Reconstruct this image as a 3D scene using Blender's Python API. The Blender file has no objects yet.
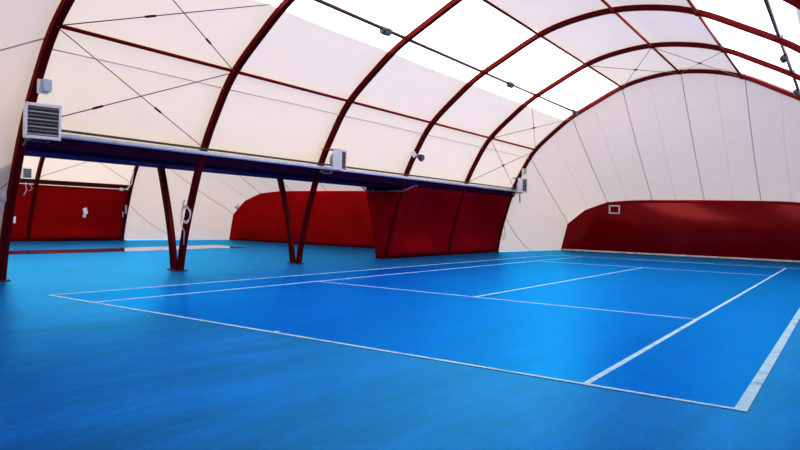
import bpy, bmesh, math, random
from mathutils import Vector, Matrix
random.seed(7)
S = bpy.context.scene
COL = S.collection
PI = math.pi

# ------------------------------------------------------------------ materials
def new_mat(name):
    m = bpy.data.materials.new(name); m.use_nodes = True
    nt = m.node_tree
    for n in list(nt.nodes): nt.nodes.remove(n)
    out = nt.nodes.new('ShaderNodeOutputMaterial')
    return m, nt, out
def N(nt, kind, **kw):
    n = nt.nodes.new(kind)
    for k, v in kw.items():
        if k in n.inputs: n.inputs[k].default_value = v
        else: setattr(n, k, v)
    return n
def noise(nt, scale, detail=4, rough=.55, stretch=(1, 1, 1), rot=0.0):
    tc = N(nt, 'ShaderNodeTexCoord'); mp = N(nt, 'ShaderNodeMapping')
    mp.inputs['Scale'].default_value = stretch
    mp.inputs['Rotation'].default_value = (0, 0, rot)
    nt.links.new(tc.outputs['Object'], mp.inputs['Vector'])
    no = N(nt, 'ShaderNodeTexNoise', Scale=scale, Detail=detail, Roughness=rough)
    nt.links.new(mp.outputs['Vector'], no.inputs['Vector'])
    return no
def ramp(nt, src, stops):
    r = N(nt, 'ShaderNodeValToRGB')
    els = r.color_ramp.elements
    while len(els) < len(stops): els.new(.5)
    for e, (p, c) in zip(els, stops):
        e.position = p; e.color = (*c, 1) if len(c) == 3 else c
    nt.links.new(src, r.inputs['Fac'])
    return r
def mixc(nt, fac, a, b, mode='MIX'):
    m = N(nt, 'ShaderNodeMix', data_type='RGBA', blend_type=mode)
    for sock, v in ((m.inputs[0], fac), (m.inputs[6], a), (m.inputs[7], b)):
        if hasattr(v, 'node'): nt.links.new(v, sock)
        elif isinstance(v, (int, float)): sock.default_value = v
        else: sock.default_value = (*v, 1)
    return m.outputs[2]
def plain(name, col, rough=.5, metal=0.0, spec=.5, var=.12, scale=6.0, bump=0.0, coat=0.0):
    m, nt, out = new_mat(name)
    b = N(nt, 'ShaderNodeBsdfPrincipled', Roughness=rough, Metallic=metal)
    b.inputs['Specular IOR Level'].default_value = spec
    b.inputs['Coat Weight'].default_value = coat
    no = noise(nt, scale)
    lo = tuple(c * (1 - var) for c in col); hi = tuple(min(1, c * (1 + var)) for c in col)
    r = ramp(nt, no.outputs['Fac'], [(.3, lo), (.7, hi)])
    nt.links.new(r.outputs['Color'], b.inputs['Base Color'])
    if bump:
        n2 = noise(nt, scale * 12, 3)
        bp = N(nt, 'ShaderNodeBump', Strength=bump, Distance=.01)
        nt.links.new(n2.outputs['Fac'], bp.inputs['Height'])
        nt.links.new(bp.outputs['Normal'], b.inputs['Normal'])
    nt.links.new(b.outputs['BSDF'], out.inputs['Surface'])
    return m
def tinted(nt, out, colsock, gloss, rough, ior, bump=None):
    """matt pigment under a thin tinted gloss"""
    d = N(nt, 'ShaderNodeBsdfDiffuse'); g = N(nt, 'ShaderNodeBsdfGlossy', Roughness=rough, Color=(*gloss, 1))
    fr = N(nt, 'ShaderNodeFresnel', IOR=ior); mx = N(nt, 'ShaderNodeMixShader')
    nt.links.new(colsock, d.inputs['Color'])
    nt.links.new(fr.outputs[0], mx.inputs[0]); nt.links.new(d.outputs[0], mx.inputs[1]); nt.links.new(g.outputs[0], mx.inputs[2])
    nt.links.new(mx.outputs[0], out.inputs['Surface'])
    if bump is not None:
        for n in (d, g, fr): nt.links.new(bump, n.inputs['Normal'])
def paint(name, col, gloss, rough, ior=1.4, var=.15, scale=8):
    m, nt, out = new_mat(name)
    no = noise(nt, scale)
    rr = ramp(nt, no.outputs['Fac'], [(.3, tuple(c*(1-var) for c in col)), (.7, tuple(c*(1+var) for c in col))])
    tinted(nt, out, rr.outputs['Color'], gloss, rough, ior)
    return m
def membrane(name, col, trans, fac, var=.03):
    """coated fabric: part of the daylight passes through, part is scattered back"""
    m, nt, out = new_mat(name)
    no = noise(nt, 1.3, 3)
    r = ramp(nt, no.outputs['Fac'], [(.3, tuple(c * (1 - var) for c in col)), (.7, col)])
    d = N(nt, 'ShaderNodeBsdfDiffuse'); t = N(nt, 'ShaderNodeBsdfTranslucent', Color=(*trans, 1))
    nt.links.new(r.outputs['Color'], d.inputs['Color'])
    mx = N(nt, 'ShaderNodeMixShader', Fac=fac)
    nt.links.new(d.outputs['BSDF'], mx.inputs[1]); nt.links.new(t.outputs['BSDF'], mx.inputs[2])
    nt.links.new(mx.outputs['Shader'], out.inputs['Surface'])
    return m
def floor_mat(name, dark, mid, light, rough, gloss, ior):
    m, nt, out = new_mat(name)
    n1 = noise(nt, .75, 8, .70, (1, .34, 1), .25)      # swept, worn patches
    n2 = noise(nt, 24, 4, .8)                          # acrylic grit
    n3 = noise(nt, 3.5, 5, .65, (1, .15, 1), .05)
    r1 = ramp(nt, n1.outputs['Fac'], [(.36, dark), (.5, mid), (.64, light)])
    c = mixc(nt, .35, r1.outputs['Color'], ramp(nt, n3.outputs['Fac'], [(.35, dark), (.65, light)]).outputs['Color'])
    g = ramp(nt, n2.outputs['Fac'], [(.36, (.42, .46, .54)), (.60, (1.0, 1.0, 1.0))])
    c = mixc(nt, .8, c, g.outputs['Color'], 'MULTIPLY')
    bp = N(nt, 'ShaderNodeBump', Strength=.1, Distance=.004)
    nt.links.new(n2.outputs['Fac'], bp.inputs['Height'])
    tinted(nt, out, c, gloss, rough, ior, bp.outputs['Normal'])
    return m

M = {}
M['apron'] = floor_mat('apron_paint', (.001, .020, .19), (.003, .064, .50), (.006, .135, .82), .34, (.05, .56, 1), 1.45)
M['court'] = floor_mat('court_paint', (.0, .018, .58), (.0, .034, .76), (.0, .070, .90), .28, (.02, .60, 1), 1.5)
def line_paint():
    m, nt, out = new_mat('line_paint')
    b = N(nt, 'ShaderNodeBsdfPrincipled', Roughness=.55)
    n1 = noise(nt, 3.2, 6, .7)
    r = ramp(nt, n1.outputs['Fac'], [(.30, (.05, .33, .78)), (.5, (.36, .70, .88)), (.75, (.46, .78, .92))])
    nt.links.new(r.outputs['Color'], b.inputs['Base Color'])
    nt.links.new(b.outputs['BSDF'], out.inputs['Surface'])
    return m
M['line'] = line_paint()
M['grey_fabric'] = membrane('grey_membrane', (.72, .66, .56), (.97, .92, .84), .135)
M['bright_fabric'] = membrane('clear_membrane', (.92, .92, .92), (1, 1, 1), .93)
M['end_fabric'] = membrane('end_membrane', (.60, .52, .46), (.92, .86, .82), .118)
M['seam'] = plain('membrane_seam', (.33, .29, .29), .7)
M['line_seam'] = plain('membrane_weld_line', (.50, .50, .58), .6)
M['pipe_lamp'] = paint('lamp_pipe_paint', (.05, .032, .036), (.5, .4, .4), .4)
M['weld'] = membrane('membrane_weld', (.92, .90, .90), (1, .98, .96), .6)
M['steel'] = paint('red_painted_steel', (.058, .0010, .0018), (.8, .12, .12), .35)
M['tube'] = paint('red_painted_tube', (.15, .003, .005), (.8, .12, .12), .35)
M['dark_tube'] = paint('dark_painted_tube', (.05, .003, .006), (.5, .15, .15), .4)
M['wire'] = plain('bracing_wire', (.10, .045, .05), .45, metal=.4)
M['plate'] = plain('base_plate_steel', (.06, .02, .03), .5, metal=.3)
M['gutter'] = paint('gutter_purple_blue', (.020, .003, .017), (.14, .07, .18), .4, 1.25)
M['pipe'] = plain('gutter_edge_steel', (.78, .84, .88), .4)
M['hem'] = plain('blue_hem', (.03, .05, .20), .35)
M['white'] = plain('white_sheet_metal', (.80, .82, .84), .4, var=.04)
M['casing_grey'] = plain('grey_casing', (.36, .38, .40), .45)
M['louvre'] = plain('dark_louvre', (.13, .15, .17), .45, metal=.0)
M['black'] = plain('black_plastic', (.015, .017, .02), .45)
M['lamp_blue'] = plain('blue_grey_lamp_body', (.008, .014, .022), .5, metal=.0)
M['lens'] = plain('lamp_lens', (.10, .13, .17), .2, spec=.4)
M['pale_blue'] = plain('pale_blue_panel', (.38, .52, .66), .4)
M['teal'] = plain('pale_green_panel', (.30, .52, .48), .4)
M['cable'] = plain('white_cable', (.62, .58, .56), .5)
M['cable_dark'] = plain('grey_cable', (.16, .15, .16), .5)
M['beige'] = plain('pale_skirting', (.62, .52, .42), .6, var=.35, scale=3)
M['bounce_ground'] = plain('warm_bounce_ground', (.55, .40, .27), .9, scale=.4)
def cloth(name, col, gloss, rough, ior, bump):
    m, nt, out = new_mat(name)
    n1 = noise(nt, 1.1, 4); n2 = noise(nt, 2.5, 3, .5, (1, 1, .3))
    r = ramp(nt, n1.outputs['Fac'], [(.3, tuple(c * .8 for c in col)), (.7, tuple(c * 1.15 for c in col))])
    bp = N(nt, 'ShaderNodeBump', Strength=bump, Distance=.05)
    nt.links.new(n2.outputs['Fac'], bp.inputs['Height'])
    tinted(nt, out, r.outputs['Color'], gloss, rough, ior, bp.outputs['Normal'])
    return m
M['red_annex'] = cloth('bright_red_tarpaulin', (.29, .0022, .003), (.8, .04, .03), .4, 1.3, .1)
M['gap_shade'] = plain('gutter_gap_shade', (.02, .002, .008), .8, spec=.1)  # shade inside the gap below the gutter, put into a dark colour
M['red_wall'] = cloth('red_tarpaulin', (.12, .0002, .0010), (1, .11, .13), .15, 1.55, .03)
M['red_cloth'] = cloth('red_curtain_cloth', (.165, .0006, .004), (.8, .03, .05), .5, 1.3, .2)
def wet():
    m, nt, out = new_mat('wet_floor')
    b = N(nt, 'ShaderNodeBsdfPrincipled', Roughness=.02)
    b.inputs['Base Color'].default_value = (.02, .13, .42, 1)
    b.inputs['Specular IOR Level'].default_value = .6
    b.inputs['Coat Weight'].default_value = 1; b.inputs['Coat Roughness'].default_value = .01
    no = noise(nt, 1.5, 2)
    bp = N(nt, 'ShaderNodeBump', Strength=.02, Distance=.005)
    nt.links.new(no.outputs['Fac'], bp.inputs['Height']); nt.links.new(bp.outputs['Normal'], b.inputs['Normal'])
    nt.links.new(b.outputs['BSDF'], out.inputs['Surface'])
    return m
M['wet'] = wet()

# ------------------------------------------------------------------ mesh helpers
class MB:
    def __init__(s): s.v = []; s.f = []; s.m = []
    def quad(s, a, b, c, d, mi=0):
        i = len(s.v); s.v += [tuple(a), tuple(b), tuple(c), tuple(d)]; s.f.append((i, i+1, i+2, i+3)); s.m.append(mi)
    def box(s, c, size, rot=None, mi=0):
        c = Vector(c); h = Vector(size) / 2
        R = rot if rot is not None else Matrix.Identity(3)
        i = len(s.v)
        for dx in (-1, 1):
            for dy in (-1, 1):
                for dz in (-1, 1):
                    s.v.append(tuple(c + R @ Vector((dx*h.x, dy*h.y, dz*h.z))))
        for q in ((0,1,3,2),(4,6,7,5),(0,4,5,1),(2,3,7,6),(0,2,6,4),(1,5,7,3)):
            s.f.append(tuple(i+k for k in q)); s.m.append(mi)
    def tube(s, pts, r, n=8, mi=0, cap=True):
        pts = [Vector(p) for p in pts]; base = len(s.v); up = None
        for k, p in enumerate(pts):
            t = (pts[min(k+1, len(pts)-1)] - pts[max(k-1, 0)]).normalized()
            if up is None:
                up = Vector((0, 0, 1)) if abs(t.z) < .9 else Vector((1, 0, 0))
            a = (up - t * up.dot(t)).normalized(); b = t.cross(a); up = a
            rr = r[k] if isinstance(r, (list, tuple)) else r
            for j in range(n):
                w = 2*PI*j/n
                s.v.append(tuple(p + a*math.cos(w)*rr + b*math.sin(w)*rr))
        for k in range(len(pts)-1):
            for j in range(n):
                s.f.append((base+k*n+j, base+k*n+(j+1) % n, base+(k+1)*n+(j+1) % n, base+(k+1)*n+j)); s.m.append(mi)
        if cap:
            s.f.append(tuple(base+j for j in reversed(range(n)))); s.m.append(mi)
            e = base+(len(pts)-1)*n
            s.f.append(tuple(e+j for j in range(n))); s.m.append(mi)
    def grid(s, rows, mi=0, mfun=None):
        base = len(s.v); w = len(rows[0])
        for r in rows: s.v += [tuple(p) for p in r]
        for i in range(len(rows)-1):
            for j in range(w-1):
                s.f.append((base+i*w+j, base+i*w+j+1, base+(i+1)*w+j+1, base+(i+1)*w+j))
                s.m.append(mfun(i, j) if mfun else mi)
    def build(s, name, mats, parent=None, smooth=False, bevel=0.0, solid=0.0, at=None):
        me = bpy.data.meshes.new(name)
        off = Vector(at) if at is not None else Vector((0, 0, 0))
        me.from_pydata([tuple(Vector(v) - off) for v in s.v], [], s.f)
        if not isinstance(mats, (list, tuple)): mats = [mats]
        for m in mats: me.materials.append(m)
        for p, k in zip(me.polygons, s.m):
            p.material_index = k; p.use_smooth = smooth
        o = bpy.data.objects.new(name, me); COL.objects.link(o)
        o.location = off
        bm = bmesh.new(); bm.from_mesh(me)
        bmesh.ops.remove_doubles(bm, verts=bm.verts, dist=1e-5)
        bmesh.ops.recalc_face_normals(bm, faces=bm.faces); bm.to_mesh(me); bm.free()
        if solid:
            md = o.modifiers.new('thickness', 'SOLIDIFY'); md.thickness = solid; md.offset = 0
        if bevel:
            md = o.modifiers.new('bevel', 'BEVEL'); md.width = bevel; md.segments = 2; md.limit_method = 'ANGLE'
        if parent is not None: o.parent = parent
        return o
def tag(o, label=None, cat=None, group=None, kind=None):
    if label: o['label'] = label
    if cat: o['category'] = cat
    if group: o['group'] = group
    if kind: o['kind'] = kind
    return o
def empty(name, loc, rz=0.0):
    o = bpy.data.objects.new(name, None); COL.objects.link(o)
    o.location = loc; o.rotation_euler = (0, 0, rz); o.empty_display_size = .2
    return o
def copy_tree(o, parent=None):
    c = o.copy(); COL.objects.link(c)
    if parent is not None: c.parent = parent
    for ch in [x for x in COL.objects if x.parent == o]:
        copy_tree(ch, c)
    return c
def struct(o, label=None, cat=None):
    return tag(o, label, cat, kind='structure')

# ------------------------------------------------------------------ dimensions
AY = [0.53, 4.956, 9.461, 14.24, 18.911, 23.746]     # planes of the six arches
CA = -16.9                                            # middle of the neighbouring hall
HALF = [(8.33, 0), (8.20, .8), (7.96, 1.75), (7.54, 3.05), (7.08, 4.0), (6.45, 4.98), (5.42, 5.9),
        (4.65, 6.48), (3.65, 7.03), (2.40, 7.66), (1.3, 7.97), (0, 8.10)]
def catmull(P, n):
    out = []
    Q = [tuple(2*a-b for a, b in zip(P[0], P[1]))] + list(P) + [(-P[-2][0], P[-2][1])]
    for i in range(1, len(Q)-2):
        for k in range(n):
            t = k/n
            out.append(tuple(.5*((2*Q[i][d]) + (-Q[i-1][d]+Q[i+1][d])*t + (2*Q[i-1][d]-5*Q[i][d]+4*Q[i+1][d]-Q[i+2][d])*t*t
                       + (-Q[i-1][d]+3*Q[i][d]-3*Q[i+1][d]+Q[i+2][d])*t**3) for d in (0, 1)))
    out.append(tuple(P[-1]))
    return out
halfp = catmull(HALF, 4)
FULL = [(-x, z) for x, z in halfp] + [(x, z) for x, z in reversed(halfp[:-1])]     # left foot -> apex -> right foot
def normal_at(P, i):
    a, b = P[max(i-1, 0)], P[min(i+1, len(P)-1)]
    t = Vector((b[0]-a[0], 0, b[1]-a[1])).normalized()
    return Vector((-t.z, 0, t.x))                     # outward for left->right travel
def offset(P, d):
    r = []
    for i, (x, z) in enumerate(P):
        n = normal_at(P, i); r.append((x+n.x*d, max(z+n.z*d, 0) if i in (0, len(P)-1) else z+n.z*d))
    return r
def x_at(z, P=halfp):
    for (x0, z0), (x1, z1) in zip(P, P[1:]):
        if z0 <= z <= z1: return x0+(x1-x0)*(z-z0)/(z1-z0+1e-9)
    return P[-1][0]
def z_at(x, P=halfp):
    x = abs(x)
    for (x0, z0), (x1, z1) in zip(P, P[1:]):
        if x1 <= x <= x0: return z0+(z1-z0)*(x0-x)/(x0-x1+1e-9)
    return 0

# ------------------------------------------------------------------ floor and court
mb = MB(); mb.quad((-27.5, -9, 0), (10.5, -9, 0), (10.5, 33, 0), (-27.5, 33, 0))
floor = struct(mb.build('floor', M['apron']), 'blue acrylic sports floor running through both halls')
KY = 1.017
L = 23.77*KY
mb = MB(); mb.quad((-5.485, 0, .003), (5.485, 0, .003), (5.485, L, .003), (-5.485, L, .003))
mb.build('court_surface', M['court'], floor)
mb = MB()
def line(x0, y0, x1, y1):
    mb.box(((x0+x1)/2, (y0+y1)/2, .005), (abs(x1-x0), abs(y1-y0), .004))
line(-5.485, 0, 5.485, .055); line(-5.485, L-.08, 5.485, L)
b0, b1 = .055, L-.08
line(-5.485, b0, -5.425, b1); line(5.385, b0, 5.485, b1)
line(-4.145, b0, -4.085, b1); line(4.085, b0, 4.15, b1)
s0, s1 = 5.485*KY, 18.285*KY
line(-4.085, s0, 4.085, s0+.05); line(-4.085, s1, 4.085, s1+.05); line(-.025, s0+.05, .025, s1)
line(-.025, b0, .025, .14)
mb.build('court_lines', M['line'], floor)
mb = MB(); mb.quad((-60, -50, -.06), (45, -50, -.06), (45, 75, -.06), (-60, 75, -.06))
struct(mb.build('ground_outside', M['bounce_ground']), 'unseen warm ground plane added around the halls for its bounce light')  # unseen plane, added so its warm bounce tints the lower membrane
# wet strip on the neighbouring hall's floor
P = [(-18.55, 2.5), (-16.8, 2.2), (-16.5, 4.9), (-16.4, 8.8), (-16.6, 11.5), (-17.1, 13.6), (-16.5, 14.5), (-16.2, 15.1),
     (-17.4, 14.9), (-18.2, 15.3), (-19.3, 15.5), (-19.0, 12.5), (-18.6, 10), (-18.5, 6)]
mb = MB(); i0 = len(mb.v); mb.v += [(x, y, .006) for x, y in P]; mb.f.append(tuple(range(len(P)))); mb.m.append(0)
tag(mb.build('puddle', M['wet'], at=(-17.9, 8.8, 0)), 'long wet strip on the blue floor of the neighbouring hall mirroring its red walls', 'puddle')

# ------------------------------------------------------------------ membranes
GUT = 2.90
def breaks(P, xs):
    """profile with exact vertices inserted at |x| in xs"""
    out = [P[0]]
    for a, b in zip(P, P[1:]):
        ins = []
        for X in xs:
            for sx in (-X, X):
                if min(a[0], b[0]) + 1e-6 < sx < max(a[0], b[0]) - 1e-6:
                    t = (sx-a[0])/(b[0]-a[0]); ins.append((t, (sx, a[1]+(b[1]-a[1])*t)))
        out += [q for _, q in sorted(ins)] + [b]
    return out
OUT = offset(FULL, .15)
def barrel(name, cx, ys, cut_left, cut_right, label):
    P = breaks(OUT, (2.34, 2.50, 5.06))
    P = [q for q in P if not (q[0] < 0 and q[1] < cut_left) and not (q[0] > 0 and q[1] < cut_right)]
    rows = []; seamrows = []
    for k in range(len(ys)-1):
        for j in range(6 if k < len(ys)-2 else 7):
            u = j/6; y = ys[k]+(ys[k+1]-ys[k])*u; sag = -.05*math.sin(PI*u)
            Q = offset(P, sag)
            rows.append([(cx+x, y, z) for x, z in Q])
    mats = [M['grey_fabric'], M['bright_fabric'], M['line_seam']]
    def mf(i, j):
        xm = (P[j][0]+P[j+1][0])/2
        return 1 if 2.34 < xm < 5.06 or -5.06 < xm < -2.50 else 0
    m = MB(); m.grid(rows, mfun=mf)
    # weld seam running along the lower panel, and panel joints
    for sx, zz in ((-1, 4.62), (1, 4.62)):
        xx = x_at(zz)
        pts = []
        for k in range(len(ys)-1):
            for j in range(7):
                u = j/6; pts.append((cx+sx*(xx+.03-.05*math.sin(PI*u)), ys[k]+(ys[k+1]-ys[k])*u, zz))
        m.tube(pts, .012, 5, mi=2)
    o = m.build(name, mats, smooth=True)
    return struct(o, label)
barrel('ceiling', 0, AY, GUT, 0, 'white membrane roof with two bright translucent bands over the court')
barrel('ceiling_annex', CA, AY[:4], 0, GUT, 'white membrane roof of the neighbouring hall')

FR = [(7.5, 0), (7.12, 1.5), (6.12, 2.31), (4.92, 2.76), (3.7, 2.87), (2.55, 2.90), (0, 2.92)]
def frame_poly():
    """low end-wall outline sampled to match FULL (seam to seam)"""
    keyA = [8.33, 6.70, 4.65, 2.40, 0]            # arch stations
    fr = [[(7.5, 0), (7.12, 1.5)], [(7.12, 1.5), (6.12, 2.31), (4.92, 2.76)], [(4.92, 2.76), (3.7, 2.87), (2.55, 2.9)], [(2.55, 2.9), (0, 2.92)]]
    def along(poly, t):
        d = [math.dist(a, b) for a, b in zip(poly, poly[1:])]; s = t*sum(d)
        for (a, b), L_ in zip(zip(poly, poly[1:]), d):
            if s <= L_+1e-9: return (a[0]+(b[0]-a[0])*s/L_, a[1]+(b[1]-a[1])*s/L_)
            s -= L_
        return poly[-1]
    idx = []
    for ka in keyA:
        idx.append(min(range(len(halfp)), key=lambda i: abs(halfp[i][0]-ka)))
    res = []
    for k in range(4):
        a, b = idx[k], idx[k+1]
        d = [0]
        for i in range(a, b): d.append(d[-1]+math.dist(halfp[i], halfp[i+1]))
        for i in range(a, b): res.append(along(fr[k], d[i-a]/d[-1]))
    res.append((0, 2.92))
    return res, idx
fh, KEY = frame_poly()
FRAME = [(-x, z) for x, z in fh] + [(x, z) for x, z in reversed(fh[:-1])]
NF = len(FULL)
def loft_point(cx, ya, yb, i, v, inward=0.0):
    """i: fractional index along the arch, v: 0 at the arch, 1 at the end wall"""
    k = min(int(i), NF-2); t = i-k
    A = [OUT[k][d]+(OUT[k+1][d]-OUT[k][d])*t for d in (0, 1)]
    B = [FRAME[k][d]+(FRAME[k+1][d]-FRAME[k][d])*t for d in (0, 1)]
    x = A[0]+(B[0]-A[0])*v; z = A[1]+(B[1]-A[1])*v
    e = min(1, z/1.2)
    s = .16*math.sin(PI*v)*e + inward
    n = Vector((x*.25, 0, z+.01)).normalized() if z > 2 else Vector((x, 0, z*.3)).normalized()
    return Vector((cx+x-n.x*s, ya+(yb-ya)*v, max(0, z-n.z*s)))
def loft(name, cx, ya, yb, label):
    m = MB(); nv = 14
    m.grid([[loft_point(cx, ya, yb, i, j/nv) for i in range(NF)] for j in range(nv+1)])
    def rib(i0, i1, r, mi):
        m.tube([loft_point(cx, ya, yb, i0+(i1-i0)*j/nv, j/nv, .012) for j in range(nv+1)], r, 5, mi=mi)
    half = len(halfp)-1
    K = KEY
    for a in K[1:]:
        for i in ({a, NF-1-a}): rib(i, i, .014, 1)
    for a, b in zip(K, K[1:]):                       # paler welds between
        for i in ((a+b)/2, ): 
            if a != K[0]:
                rib(i, i, .007, 2); rib(NF-1-i, NF-1-i, .007, 2)
    # low seam from the arch leg down to the floor edge
    for sgn in (0, 1):
        pts = []
        for j in range(nv+1):
            v = .52*j/nv; i = K[1]*.47*(1-j/nv)
            pts.append(loft_point(cx, ya, yb, i if sgn == 0 else NF-1-i, v, .012))
        m.tube(pts, .012, 5, mi=1)
    return struct(m.build(name, [M['end_fabric'], M['seam'], M['weld']], smooth=True), label)
YF, YN, YA = 30.35, -6.75, 20.7
loft('ceiling_far_end', 0, AY[5], YF, 'white membrane sloping down behind the last arch to the far red wall')
loft('ceiling_near_end', 0, AY[0], YN, 'white membrane sloping down behind the camera from the first arch')
loft('ceiling_annex_end', CA, AY[3], YA, 'white membrane sloping down to the red end wall of the neighbouring hall')
loft('ceiling_annex_near', CA, AY[0], YN, 'white membrane at the near end of the neighbouring hall')

def end_wall(name, cx, y, out, label, mat='red_wall'):
    """red tarpaulin stretched in the low end frame, bellied out by the air"""
    m = MB(); rows = []; n = 16
    for r in range(n+1):
        t = r/n; row = []
        for (x, z) in FRAME:
            zz = z*t
            belly = .20*math.sin(PI*min(1, zz/2.92))**.8*min(1, (7.6-abs(x))/1.6)
            row.append((cx+x, y-out*belly+out*.02, zz))
        rows.append(row)
    m.grid(rows)
    return struct(m.build(name, M[mat], smooth=True, solid=.02), label)
end_wall('wall_far', 0, YF, 1, 'dark red tarpaulin end wall across the far end of the court')
end_wall('wall_near', 0, YN, -1, 'red end wall behind the camera')
end_wall('wall_far_left', CA, YA, 1, 'red end wall of the neighbouring hall', 'red_annex')
end_wall('wall_near_left', CA, YN, -1, 'red near end wall of the neighbouring hall')
mb = MB(); mb.box((0, YF-.06, .04), (14.9, .05, .08))
struct(mb.build('baseboard_far', M['beige'], bevel=.01), 'pale strip along the foot of the far red wall')

def side_curtain(name, cx, sx, ys, ztop, inset, mat, label, bill=.14):
    """cloth following the arch legs"""
    m = MB(); rows = []
    for k in range(len(ys)-1):
        n = 14
        for j in range(n+(1 if k == len(ys)-2 else 0)):
            u = j/n; y = ys[k]+(ys[k+1]-ys[k])*u; row = []
            zt = ztop(y) if callable(ztop) else ztop
            for r in range(13):
                z = .003+(zt-.003)*r/12
                billow = bill*math.sin(PI*u)*math.sin(PI*min(1, r/12))+.012*math.sin(9*u*PI+r*.35)
                fold = .16*math.exp(-((z-.25)/.22)**2)*math.sin(PI*u)**2
                x = x_at(z)-inset+billow-fold
                row.append((cx+sx*x, y, z))
            rows.append(row)
    m.grid(rows)
    return m.build(name, mat, smooth=True, solid=.015)
struct(side_curtain('wall_left', CA, -1, AY[1:4], 2.62, -.01, M['red_annex'], '', -.10), 'red cloth wall along the far side of the neighbouring hall')
struct(side_curtain('wall_left_near', CA, -1, [AY[0]+.05, AY[1]], 2.62, -.01, M['red_annex'], '', -.10), 'red cloth wall along the near bay of the neighbouring hall')
struct(side_curtain('wall_right', 0, 1, AY, 2.7, .12, M['red_wall'], ''), 'red cloth wall along the right side of the court')

# ------------------------------------------------------------------ steel arches
def arch_mesh(z_from=0.0):
    m = MB()
    w, d, c = .078, .08, .02                        # half width along Y, half depth, corner
    sec = [(-w+c, -d), (w-c, -d), (w, -d+c), (w, d-c), (w-c, d), (-w+c, d), (-w, d-c), (-w, -d+c)]
    rows = []
    for i, (x, z) in enumerate(FULL):
        n = normal_at(FULL, i)
        if i in (0, NF-1): n = Vector((math.copysign(1, x), 0, 0))
        rows.append([(x+n.x*b, a, z+n.z*b) for a, b in sec]+[(x+n.x*sec[0][1], sec[0][0], z+n.z*sec[0][1])])
    m.grid(rows)
    return m
arch0 = arch_mesh().build('steel_arch', M['steel'], smooth=False)
for sx in (-1, 1):
    b = MB(); b.box((sx*8.33, 0, .012), (.30, .26, .024))
    for ax in (-.11, .11):
        for ay in (-.1, .1): b.tube([(sx*8.33+ax, ay, .02), (sx*8.33+ax, ay, .05)], .014, 6)
    b.build('base_plate', M['plate'], arch0)
labels = ['dark red steel arch nearest the camera, carrying the big louvred heater',
          'red steel arch whose leg carries a coiled cable, second from the near end',
          'red steel arch with a white heater side-on at gutter height, third in the row',
          'red steel arch where the red curtain begins, with a small lamp on its left rise',
          'red steel arch standing behind the folds of the red curtain',
          'farthest red steel arch, edging the sloping white end membrane']
arches = []
for i, y in enumerate(AY):
    a = arch0 if i == 0 else copy_tree(arch0)
    a.location = (0, y, 0); tag(a, labels[i], 'arch', 'red steel arches over the court'); arches.append(a)
labels = ['red steel arch of the neighbouring hall, its leg joining the nearer V-shaped pair',
          'red steel arch of the neighbouring hall, its leg joining the farther V-shaped pair',
          'last red steel arch of the neighbouring hall, beside its white end membrane']
for i, y in enumerate(AY[1:4]):
    a = copy_tree(arch0); a.location = (CA, y, 0); tag(a, labels[i], 'arch', 'red steel arches of the neighbouring hall')

# ------------------------------------------------------------------ purlins, lamp pipes
def purlin(x, z, r, mat, y0, y1, label, name='roof_purlin', cat='purlin', group='purlins over the court', cx=0):
    m = MB(); m.tube([(0, 0, 0), (0, y1-y0, 0)], r, 10)
    o = m.build(name, mat, smooth=True); o.location = (cx+x, y0, z)
    for y in AY:
        if y0-.2 <= y <= y1+.2:
            cl = MB(); cl.box((0, y-y0, .0), (r*2+.05, .05, r*2+.05)); cl.build('clamp', M['steel'], o, bevel=.008)
    return tag(o, label, cat, group)
E0, E1 = AY[0], AY[5]
zc = lambda x, d=0: z_at(x)+d
purlin(-6.39, 5.01, .042, M['tube'], E0, E1, 'red purlin tube low on the left roof slope, above the gutter')
purlin(-2.38, 7.63, .042, M['dark_tube'], E0, E1, 'dark purlin tube along the upper edge of the left bright roof band')
purlin(2.38, 7.63, .042, M['dark_tube'], E0, E1, 'dark purlin tube along the upper edge of the right bright roof band')
purlin(0, 8.06, .042, M['tube'], E0, E1, 'red ridge purlin along the top of the roof')
purlin(-4.45, 6.66, .05, M['pipe_lamp'], E0, E1, 'thin pipe across the left bright roof band carrying floodlights', 'lamp_pipe', 'pipe', 'lamp pipes')
purlin(4.45, 6.66, .05, M['pipe_lamp'], E0, E1, 'thin pipe across the right bright roof band carrying floodlights', 'lamp_pipe', 'pipe', 'lamp pipes')

# ------------------------------------------------------------------ bracing cables
def cable(p, q, label, group, tb=.5, cx=0):
    p = Vector(p); q = Vector(q); mid = (p+q)/2
    m = MB(); m.tube([p, q], .011, 6)
    o = m.build('bracing_cable', M['wire'], smooth=True, at=mid)
    d = (q-p).normalized(); c = p+(q-p)*tb
    t = MB(); t.tube([c-d*.13-mid, c-d*.09-mid, c+d*.09-mid, c+d*.13-mid], [.012, .026, .026, .012], 8)
    t.build('turnbuckle', M['steel'], o, smooth=True)
    return tag(o, label, 'cable', group)
P1, P2, P3, P4, P5 = (-6.42, 5.0), (-4.62, 6.42), (-2.4, 7.62), (0, 8.04), (2.4, 7.62)
Gt = (-7.47, 3.16)
def cr(i, j, a, b, label, group, tb): cable((a[0], AY[i], a[1]), (b[0], AY[j], b[1]), label, group, tb)
g = 'cross bracing in the nearest roof bay'
cr(0, 1, P1, Gt, 'thin bracing cable falling from the purlin toward the gutter beside the big heater', g, .62)
cr(0, 1, Gt, P1, 'thin bracing cable rising from the big heater to the purlin', g, .3)
cr(0, 1, P1, P2, 'thin bracing cable rising from the purlin at the first arch toward the bright band', g, .36)
cr(0, 1, P2, P1, 'thin bracing cable dropping from the bright roof band to the purlin at the second arch', g, .72)
g = 'cross bracing in the farthest roof bay'
cr(4, 5, P1, Gt, 'steep thin cable above the red curtain ending at the gutter tip', g, .5)
cr(4, 5, Gt, P1, 'thin cable rising from the gutter to the purlin by the last arch', g, .5)
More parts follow.
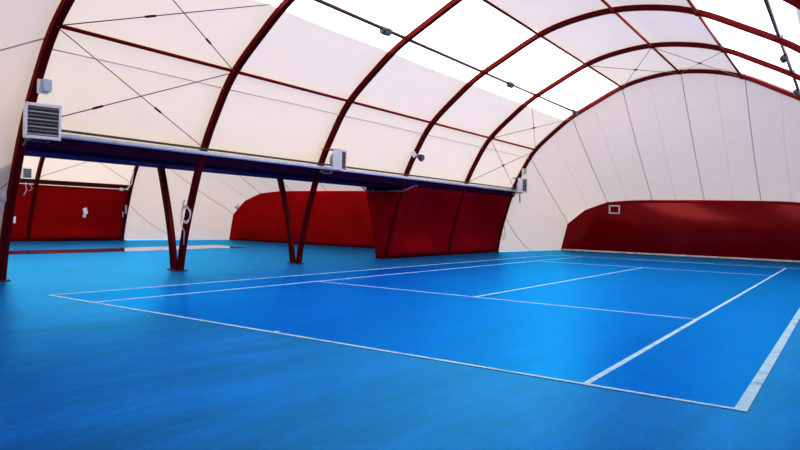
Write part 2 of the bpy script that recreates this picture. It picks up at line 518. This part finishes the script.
cr(4, 5, P1, P2, 'thin cable rising from the purlin to the bright band at the last arch', g, .5)
cr(4, 5, P2, P1, 'thin cable dropping from the bright band to the purlin at the last arch', g, .5)
cr(4, 5, P3, P4, 'thin ridge cable rising to the ridge purlin at the last arch, left of the ridge', g, .5)
cr(4, 5, P4, P3, 'thin ridge cable falling from the ridge purlin at the fifth arch, left of the ridge', g, .5)
cr(4, 5, P4, P5, 'thin ridge cable falling toward the right bright band at the last arch', g, .5)
cr(4, 5, P5, P4, 'thin ridge cable meeting the ridge purlin at the last arch, right of the ridge', g, .5)
g = 'cross bracing in the neighbouring hall'
cable((CA-6.42, AY[2], 5.0), (CA-7.55, AY[3], 2.95), 'thin cable above the red side wall of the neighbouring hall, falling away from the camera', g)
cable((CA-7.55, AY[2], 2.95), (CA-6.42, AY[3], 5.0), 'thin cable above the red side wall of the neighbouring hall, rising away from the camera', g)

# ------------------------------------------------------------------ valley gutter
gut = empty('valley_gutter', (-8.42, AY[0], 0))
tag(gut, 'long dark blue gutter beam on the V-shaped legs with a pale steel edge', 'gutter')
gl = AY[5]+.25-AY[0]+.3
def gsec(x, z, wall=.02): pass
m = MB()
sec = [(.98, 3.02), (.90, 2.78), (.72, 2.70), (-.72, 2.70), (-.86, 2.78), (-.94, 2.98), (-.90, 2.98), (-.82, 2.82), (-.70, 2.74), (.70, 2.74), (.86, 2.82), (.94, 3.02), (.98, 3.02)]
m.grid([[(x-.05, y, z) for x, z in sec] for y in [.06+(gl-.36)*k/24 for k in range(25)]])
for yy in (.06, gl-.3):
    n = len(m.v); m.v += [(x-.05, yy, z) for x, z in sec[:6]]; m.f.append(tuple(range(n, n+6))); m.m.append(0)
m.build('trough', M['gutter'], gut)
m = MB(); m.tube([(.97,   .06, 3.05), (.97, gl-.2, 3.05)], .05, 10); m.build('edge_pipe', M['pipe'], gut, smooth=True)
m = MB(); m.tube([(-.99, .06, 3.0), (-.99, gl-.2, 3.0)], .045, 10); m.build('edge_pipe', M['pipe'], gut, smooth=True)
m = MB(); m.box((1.02, gl/2-.1, 3.15), (.05, gl-.4, .05)); m.build('shadow_gap_strip', M['black'], gut)  # black strip painting the shadow gap where the membrane is fixed
m = MB(); m.tube([(.95, gl-.25, 3.02), (1.05, gl-.12, 2.98), (1.06, gl-.08, 2.5)], .03, 8); m.build('drain_spout', M['cable_dark'], gut, smooth=True)
# header beam on the far side of the neighbouring hall
hb = MB(); hb.box((0, 0, 0), (.22, AY[3]-AY[1]+.1, .2)); hb.box((.13, 0, .07), (.04, AY[3]-AY[1]+.1, .06))
h = hb.build('side_beam', M['dark_tube'], bevel=.01); h.location = (CA-7.66, (AY[1]+AY[3])/2, 2.76)
tag(h, 'dark red beam along the top of the red side wall of the neighbouring hall', 'beam')

# ------------------------------------------------------------------ red curtains between the halls
def ctop(y):
    return 2.55+(2.80-2.55)*min(1, max(0, (y-AY[3]+.0)/.7))
cur = side_curtain('dividing_curtain', 0, -1, [AY[3]-.1, AY[4], AY[5]+.05], ctop, .02, M['red_cloth'], '', .24)
tag(cur, 'wide red cloth curtain hung between the halls along the far bays', 'curtain')
hm = MB(); pts = []
for y in [AY[3]-.1+.1*k for k in range(11)]:
    z = ctop(y); pts.append((-(x_at(z)-.06), y, z))
hm.tube(pts, .03, 8); hm.build('hem', M['hem'], cur, smooth=True)
m = MB(); rows = []
yv = AY[3]-.16
for r in range(15):
    t = r/14; z = .003+(2.55-.003)*t
    xl = -(-(CA)-(x_at(z)))-.05; xr = -(x_at(z)-.07)
    xl = CA+x_at(z)-.10
    rows.append([(xl+(xr-xl)*c/10, yv+.04*math.sin(PI*c/10*2)*(1-t)-.02*math.sin(PI*c/10), z) for c in range(11)])
m.grid(rows)
vc = m.build('valley_curtain', M['red_cloth'], smooth=True, solid=.015)
tag(vc, 'narrow tapering red cloth panel closing the V between two arch legs', 'curtain')
m = MB(); zt = 2.55
m.tube([(CA+x_at(2.8)-.14, yv, 2.74), (CA+x_at(zt)-.02, yv-.01, zt), (-(x_at(zt)-.07), yv-.01, zt)], .032, 8)
m.build('hem', M['hem'], vc, smooth=True)
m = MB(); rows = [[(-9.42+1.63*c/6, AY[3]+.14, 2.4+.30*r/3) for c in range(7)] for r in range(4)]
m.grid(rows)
m.grid([[(-8.16, AY[3]+.14+1.1*c/6, 2.5+.20*r/3) for c in range(7)] for r in range(4)]); bk = m.build('gap_shade_sheet', M['gap_shade'], solid=.015)  # dark sheets added where the gap under the gutter lies in shade
tag(bk, 'dark sheet standing in for the shaded gap under the gutter behind the narrow curtain panel', 'curtain')

# ------------------------------------------------------------------ heaters
def heater():
    r = empty('louvred_heater', (0, 0, 0))
    m = MB(); m.box((.0, 0, 0), (.24, .76, .76)); m.build('casing', M['white'], r, bevel=.02)
    f = MB()
    for z in (-.36, .36): f.box((.135, 0, z), (.05, .80, .07))
    for y in (-.37, .37): f.box((.135, y, 0), (.05, .06, .80))
    f.build('front_frame', M['white'], r, bevel=.008)
    bk = MB(); bk.box((.124, 0, 0), (.01, .70, .68)); gr = bk.build('grille', M['black'], r)
    for k in range(8):
        l = MB(); R = Matrix.Rotation(.6, 3, 'Y'); l.box((.14, 0, -.29+.083*k), (.06, .67, .010), R)
        l.build('slat', M['louvre'] if k % 2 else M['casing_grey'], gr)
    fan = MB(); fan.tube([(-.12, 0, 0), (-.20, 0, 0), (-.26, 0, 0)], [.27, .27, .18], 20); fan.build('fan_housing', M['casing_grey'], r, smooth=False)
    for z in (-.395, .395):
        br = MB()
        br.box((-.25, -.2, z), (.55, .04, .03)); br.box((-.25, .2, z), (.55, .04, .03))
        br.box((-.5, 0, z), (.04, .48, .03))
        br.build('bracket', M['plate'], r)
    pp = MB(); pp.tube([(-.15, -.3, -.38), (-.15, -.32, -.5), (-.4, -.3, -.52), (-.55, -.2, -.4)], .018, 8); pp.build('pipe', M['cable_dark'], r, smooth=True)
    return r
h0 = heater(); g = 'louvred heaters under the roof'
h0.location = (-6.85, .53, 3.20); h0.rotation_euler = (0, 0, -.25); h0.scale = (.82, .80, .86)
tag(h0, 'large white heater with dark louvres on the nearest arch', 'heater', g)
h1 = copy_tree(h0); h1.location = (-6.86, 9.56, 3.26); h1.rotation_euler = (0, 0, .42); h1.scale = (1.0, .74, .82)
tag(h1, 'white heater turned side-on at the gutter by the third arch', 'heater', g)
h2 = copy_tree(h0); h2.location = (-7.0, 23.60, 3.30); h2.rotation_euler = (0, 0, .05); h2.scale = (.85, .85, .9)
tag(h2, 'small distant heater by the tip of the gutter at the last arch', 'heater', g)
h3 = copy_tree(h0); h3.location = (-24.1, 8.78, 3.08); h3.rotation_euler = (0, 0, -.05); h3.scale = (.5, .5, .62)
tag(h3, 'pale heater high on the red side wall of the neighbouring hall', 'heater', g)

def wall_box(loc, size, mat, label, rz=0.0):
    r = empty('control_box', loc, rz)
    m = MB(); m.box((0, 0, 0), size); m.build('housing', mat, r, bevel=.012)
    p = MB(); p.box((-size[0]*.5-.03, -.04, -.02), (.05, size[1]*1.25, size[2]*1.15)); p.build('mounting_plate', M['white'], r, bevel=.006)
    return tag(r, label, 'control box')
wall_box((-6.86, .62, 3.92), (.10, .16, .24), M['pale_blue'], 'small pale blue box on the nearest arch above the large heater')
wall_box((-6.86, 23.6, 3.98), (.10, .18, .26), M['teal'], 'small pale green box on the last arch above the distant heater')

# ------------------------------------------------------------------ floodlights
def floodlight():
    r = empty('floodlight', (0, 0, 0))
    h = MB(); R = Matrix.Rotation(.5, 3, 'Y')
    h.box((.05, 0, -.12), (.20, .34, .22), R); hd = h.build('head', M['lamp_blue'], r, bevel=.07)
    l = MB(); l.box((.137, 0, -.165), (.012, .20, .11), R); l.build('lens', M['lens'], hd)
    b = MB(); b.box((0, -.165, -.09), (.03, .012, .18)); b.box((0, .165, -.09), (.03, .012, .18)); b.box((0, 0, 0), (.05, .34, .02))
    b.build('bracket', M['black'], r)
    return r
fl0 = floodlight(); g = 'floodlights on the lamp pipes'
spots = [((-4.46, 8.45, 6.72), -.2, 'dark floodlight on the left pipe nearest the camera, against the bright band'),
         ((-4.46, 16.4, 6.73), -.1, 'dark floodlight midway along the left pipe'),
         ((-4.42, 23.3, 6.72), .0, 'dark floodlight at the far end of the left pipe by the last arch'),
         ((4.46, 16.3, 6.68), PI+.2, 'black floodlight on the right pipe between two arches'),
         ((4.45, 22.1, 6.70), PI, 'black floodlight at the right picture edge near the end membrane')]
for i, (p, rz, lb) in enumerate(spots):
    f = fl0 if i == 0 else copy_tree(fl0)
    f.location = p; f.rotation_euler = (0, 0, rz); tag(f, lb, 'floodlight', g)
# darker heads for the right-hand pair are the same lamp seen against the band
r = empty('spot_lamp', (-6.95, 14.14, 3.86))
m = MB(); m.tube([(.0, 0, -.02), (.10, -.03, -.06), (.22, -.05, -.12), (.24, -.05, -.13)], [.05, .10, .13, .12], 14); m.build('head', M['lamp_blue'], r, smooth=True)
m = MB(); m.tube([(.235, -.05, -.128), (.25, -.053, -.135)], [.115, .10], 14); m.build('lens', M['lens'], r, smooth=True)
m = MB(); m.tube([(-.42, .02, .16), (-.2, -.02, .05), (.02, -.01, 0)], .025, 8); m.box((-.14, -.03, .03), (.14, .07, .20), Matrix.Rotation(-.5, 3, 'Y')); m.build('bracket', M['white'], r)
tag(r, 'small lamp on a white bracket on the fourth arch above the gutter', 'lamp')
r = empty('spot_lamp', (-23.2, 14.15, 3.98))
m = MB(); m.box((.0, -.05, 0), (.46, .20, .14), Matrix.Rotation(.15, 3, 'Y')); m.build('head', M['hem'], r, bevel=.02)
m = MB(); m.box((-.15, .03, .1), (.05, .05, .2)); m.build('bracket', M['black'], r)
tag(r, 'dark blue lamp under the gutter on the last arch of the neighbouring hall', 'lamp')
r = empty('corner_lamp', (-23.3, YA-.35, 2.08))
m = MB(); m.tube([(0, 0, .02), (0, -.03, -.06), (.02, -.10, -.18)], [.06, .09, .14], 12); m.build('shade', M['white'], r, smooth=True)
m = MB(); m.tube([(0, 0, 0), (-.1, .1, .14), (-.25, .2, .22)], .02, 8); m.build('bracket', M['cable'], r, smooth=True)
tag(r, 'small white lamp at the sloping corner of the red end wall of the neighbouring hall', 'lamp')

# ------------------------------------------------------------------ small fittings
r = empty('junction_box', (-8.1, .5, 1.74))
m = MB(); m.tube([(.0, 0, 0), (.06, -.04, 0), (.09, -.06, 0)], [.11, .11, .07], 16); m.build('cover', M['white'], r, smooth=True)
m = MB(); m.tube([(.0, .02, .0), (-.02, .05, .4), (.2, .08, .95)], .012, 6); m.build('cable', M['cable_dark'], r, smooth=True)
tag(r, 'round white junction box on the leg of the nearest arch', 'junction box')

def square_frame(cx, cy, cz, w, h):
    r = empty('vent_frame', (cx, cy, cz))
    m = MB()
    for s in (-1, 1):
        m.box((s*w/2, 0, 0), (.07, .05, h+.07)); m.box((0, 0, s*h/2), (w+.07, .05, .07))
    m.build('frame', M['cable'], r, bevel=.008)
    m = MB(); m.box((0, .02, 0), (w, .015, h)); m.build('screen', M['red_cloth'], r)
    return r
tag(square_frame(-4.45, YF-.22, 2.36, .52, .40), 'small white square vent frame near the corner of the far red wall', 'vent')

r = empty('notice_board', (-24.70, 11.9, 1.42))
m = MB(); m.box((0, 0, .06), (.03, .20, .30), Matrix.Rotation(.25, 3, 'X')); m.build('sheet', M['white'], r, bevel=.005)
m = MB(); m.box((.0, -.05, -.18), (.03, .17, .16)); m.build('small_sheet', M['cable'], r, bevel=.005)
tag(r, 'white paper notice in the middle of the red side wall of the neighbouring hall', 'notice')
m = MB(); m.box((0, 0, 0), (.04, .12, .30)); o = m.build('wall_socket', M['white'], bevel=.01); o.location = (-24.78, 8.62, 1.0)
tag(o, 'small white fitting on the red side wall beside the leg of the nearest arch', 'fitting')
m = MB(); m.box((0, 0, 0), (.05, .10, .45)); m.box((.05, -.2, -.25), (.04, .06, .26)); o = m.build('switch_box', M['casing_grey'], bevel=.01); o.location = (-24.75, 14.12, 1.62)
tag(o, 'grey switch boxes on the leg of the last arch of the neighbouring hall', 'switch')
m = MB(); m.tube([(0, 0, 0), (.02, .0, -.22), (-.12, .12, -.3), (-.05, .02, -.42), (-.25, .05, -.58)], .022, 8); m.tube([(0, .15, -.03), (.0, .3, -.25), (.0, .15, -.38)], .014, 6)
o = m.build('hanging_cable', M['cable'], smooth=True, at=None); o.location = (-24.3, 8.85, 2.68)
tag(o, 'pale cable dangling below the heater of the neighbouring hall', 'cable')
m = MB(); m.tube([(0, -.62, -1.0), (0, -.35, -.98), (0, -.1, -.7), (0, .0, 0)], .03, 8); m.box((0, -.66, -1.0), (.12, .12, .14)); o = m.build('bracket_arm', M['cable'], smooth=False); o.location = (-24.15, 14.1, 3.62)
tag(o, 'pale bent pipe arm on the last arch of the neighbouring hall', 'pipe')
# coiled cable on the second arch's leg
m = MB()
for a in range(3):
    pts = [(.02*math.sin(w*2+a), .10*math.cos(w)*(1+.1*a), .20*math.sin(w)+.03*a) for w in [2*PI*k/20 for k in range(21)]]
    m.tube(pts, .012, 6)
m.tube([(0, -.08, .1), (-.02, -.13, -.2), (.03, -.04, -.42), (-.02, -.05, -.75)], .012, 6)
m.tube([(0, .0, .2), (.0, -.08, .30), (.02, -.02, .4)], .02, 6)
o = m.build('cable_coil', M['cable'], smooth=True); o.location = (-7.95, 4.80, 1.45); o.rotation_euler = (0, -.15, -.5)
tag(o, 'coil of pale cable hooked on the leg of the second arch', 'cable')
m = MB(); m.tube([(0, 0, .5), (.05, -.02, .2), (.12, -.05, -.1), (.02, -.02, -.42), (-.06, 0, -.1)], .014, 6)
o = m.build('hanging_cable', M['cable_dark'], smooth=True); o.location = (-7.97, 23.72, 1.05)
tag(o, 'dark cable loop hanging by the leg of the last arch next to the curtain', 'cable')

# ------------------------------------------------------------------ light
w = bpy.data.worlds.new('sky'); S.world = w; w.use_nodes = True
nt = w.node_tree
for n in list(nt.nodes): nt.nodes.remove(n)
tc = nt.nodes.new('ShaderNodeTexCoord'); sp = nt.nodes.new('ShaderNodeSeparateXYZ')
nt.links.new(tc.outputs['Generated'], sp.inputs[0])
rp = nt.nodes.new('ShaderNodeValToRGB')
els = rp.color_ramp.elements
els[0].position = 0.0; els[0].color = (.95, .90, .88, 1)
els[1].position = .45; els[1].color = (.80, .87, 1.0, 1)
nt.links.new(sp.outputs[2], rp.inputs['Fac'])
bg = nt.nodes.new('ShaderNodeBackground'); bg.inputs['Strength'].default_value = 3.0
out = nt.nodes.new('ShaderNodeOutputWorld')
nt.links.new(rp.outputs['Color'], bg.inputs['Color']); nt.links.new(bg.outputs[0], out.inputs[0])
sun = bpy.data.lights.new('sun', 'SUN'); sun.energy = 8.5; sun.angle = .02; sun.color = (1, .76, .50)
so = bpy.data.objects.new('sun', sun); COL.objects.link(so)
d = Vector((.68, .02, -.73)).normalized()
so.rotation_euler = d.to_track_quat('-Z', 'Y').to_euler()
so.location = (-60, 10, 40)

# ------------------------------------------------------------------ camera
yaw, pitch, roll = -.597, -.009, .028
cy_, sy_ = math.cos(yaw), math.sin(yaw); cp, sp_ = math.cos(pitch), math.sin(pitch)
f = Vector((sy_*cp, cy_*cp, sp_)); r_ = Vector((cy_, -sy_, 0)); u_ = r_.cross(f)
R_ = r_*math.cos(roll)+u_*math.sin(roll); U_ = -r_*math.sin(roll)+u_*math.cos(roll)
cam = bpy.data.cameras.new('camera'); co = bpy.data.objects.new('camera', cam); COL.objects.link(co)
cam.sensor_width = 36; cam.sensor_fit = 'HORIZONTAL'; cam.lens = 661.06/800*36; cam.clip_start = .05; cam.clip_end = 300
mw = Matrix((( R_.x, U_.x, -f.x, 6.143), (R_.y, U_.y, -f.y, -6.142), (R_.z, U_.z, -f.z, 1.516), (0, 0, 0, 1)))
co.matrix_world = mw
S.camera = co
vs = S.view_settings
S.display_settings.display_device = 'sRGB'
vs.view_transform = 'Standard'; vs.look = 'None'; vs.gamma = 1; vs.use_curve_mapping = False; vs.exposure = 0.12
S.cycles.max_bounces = 10; S.cycles.diffuse_bounces = 6; S.cycles.transmission_bounces = 6
S.cycles.use_denoising = True
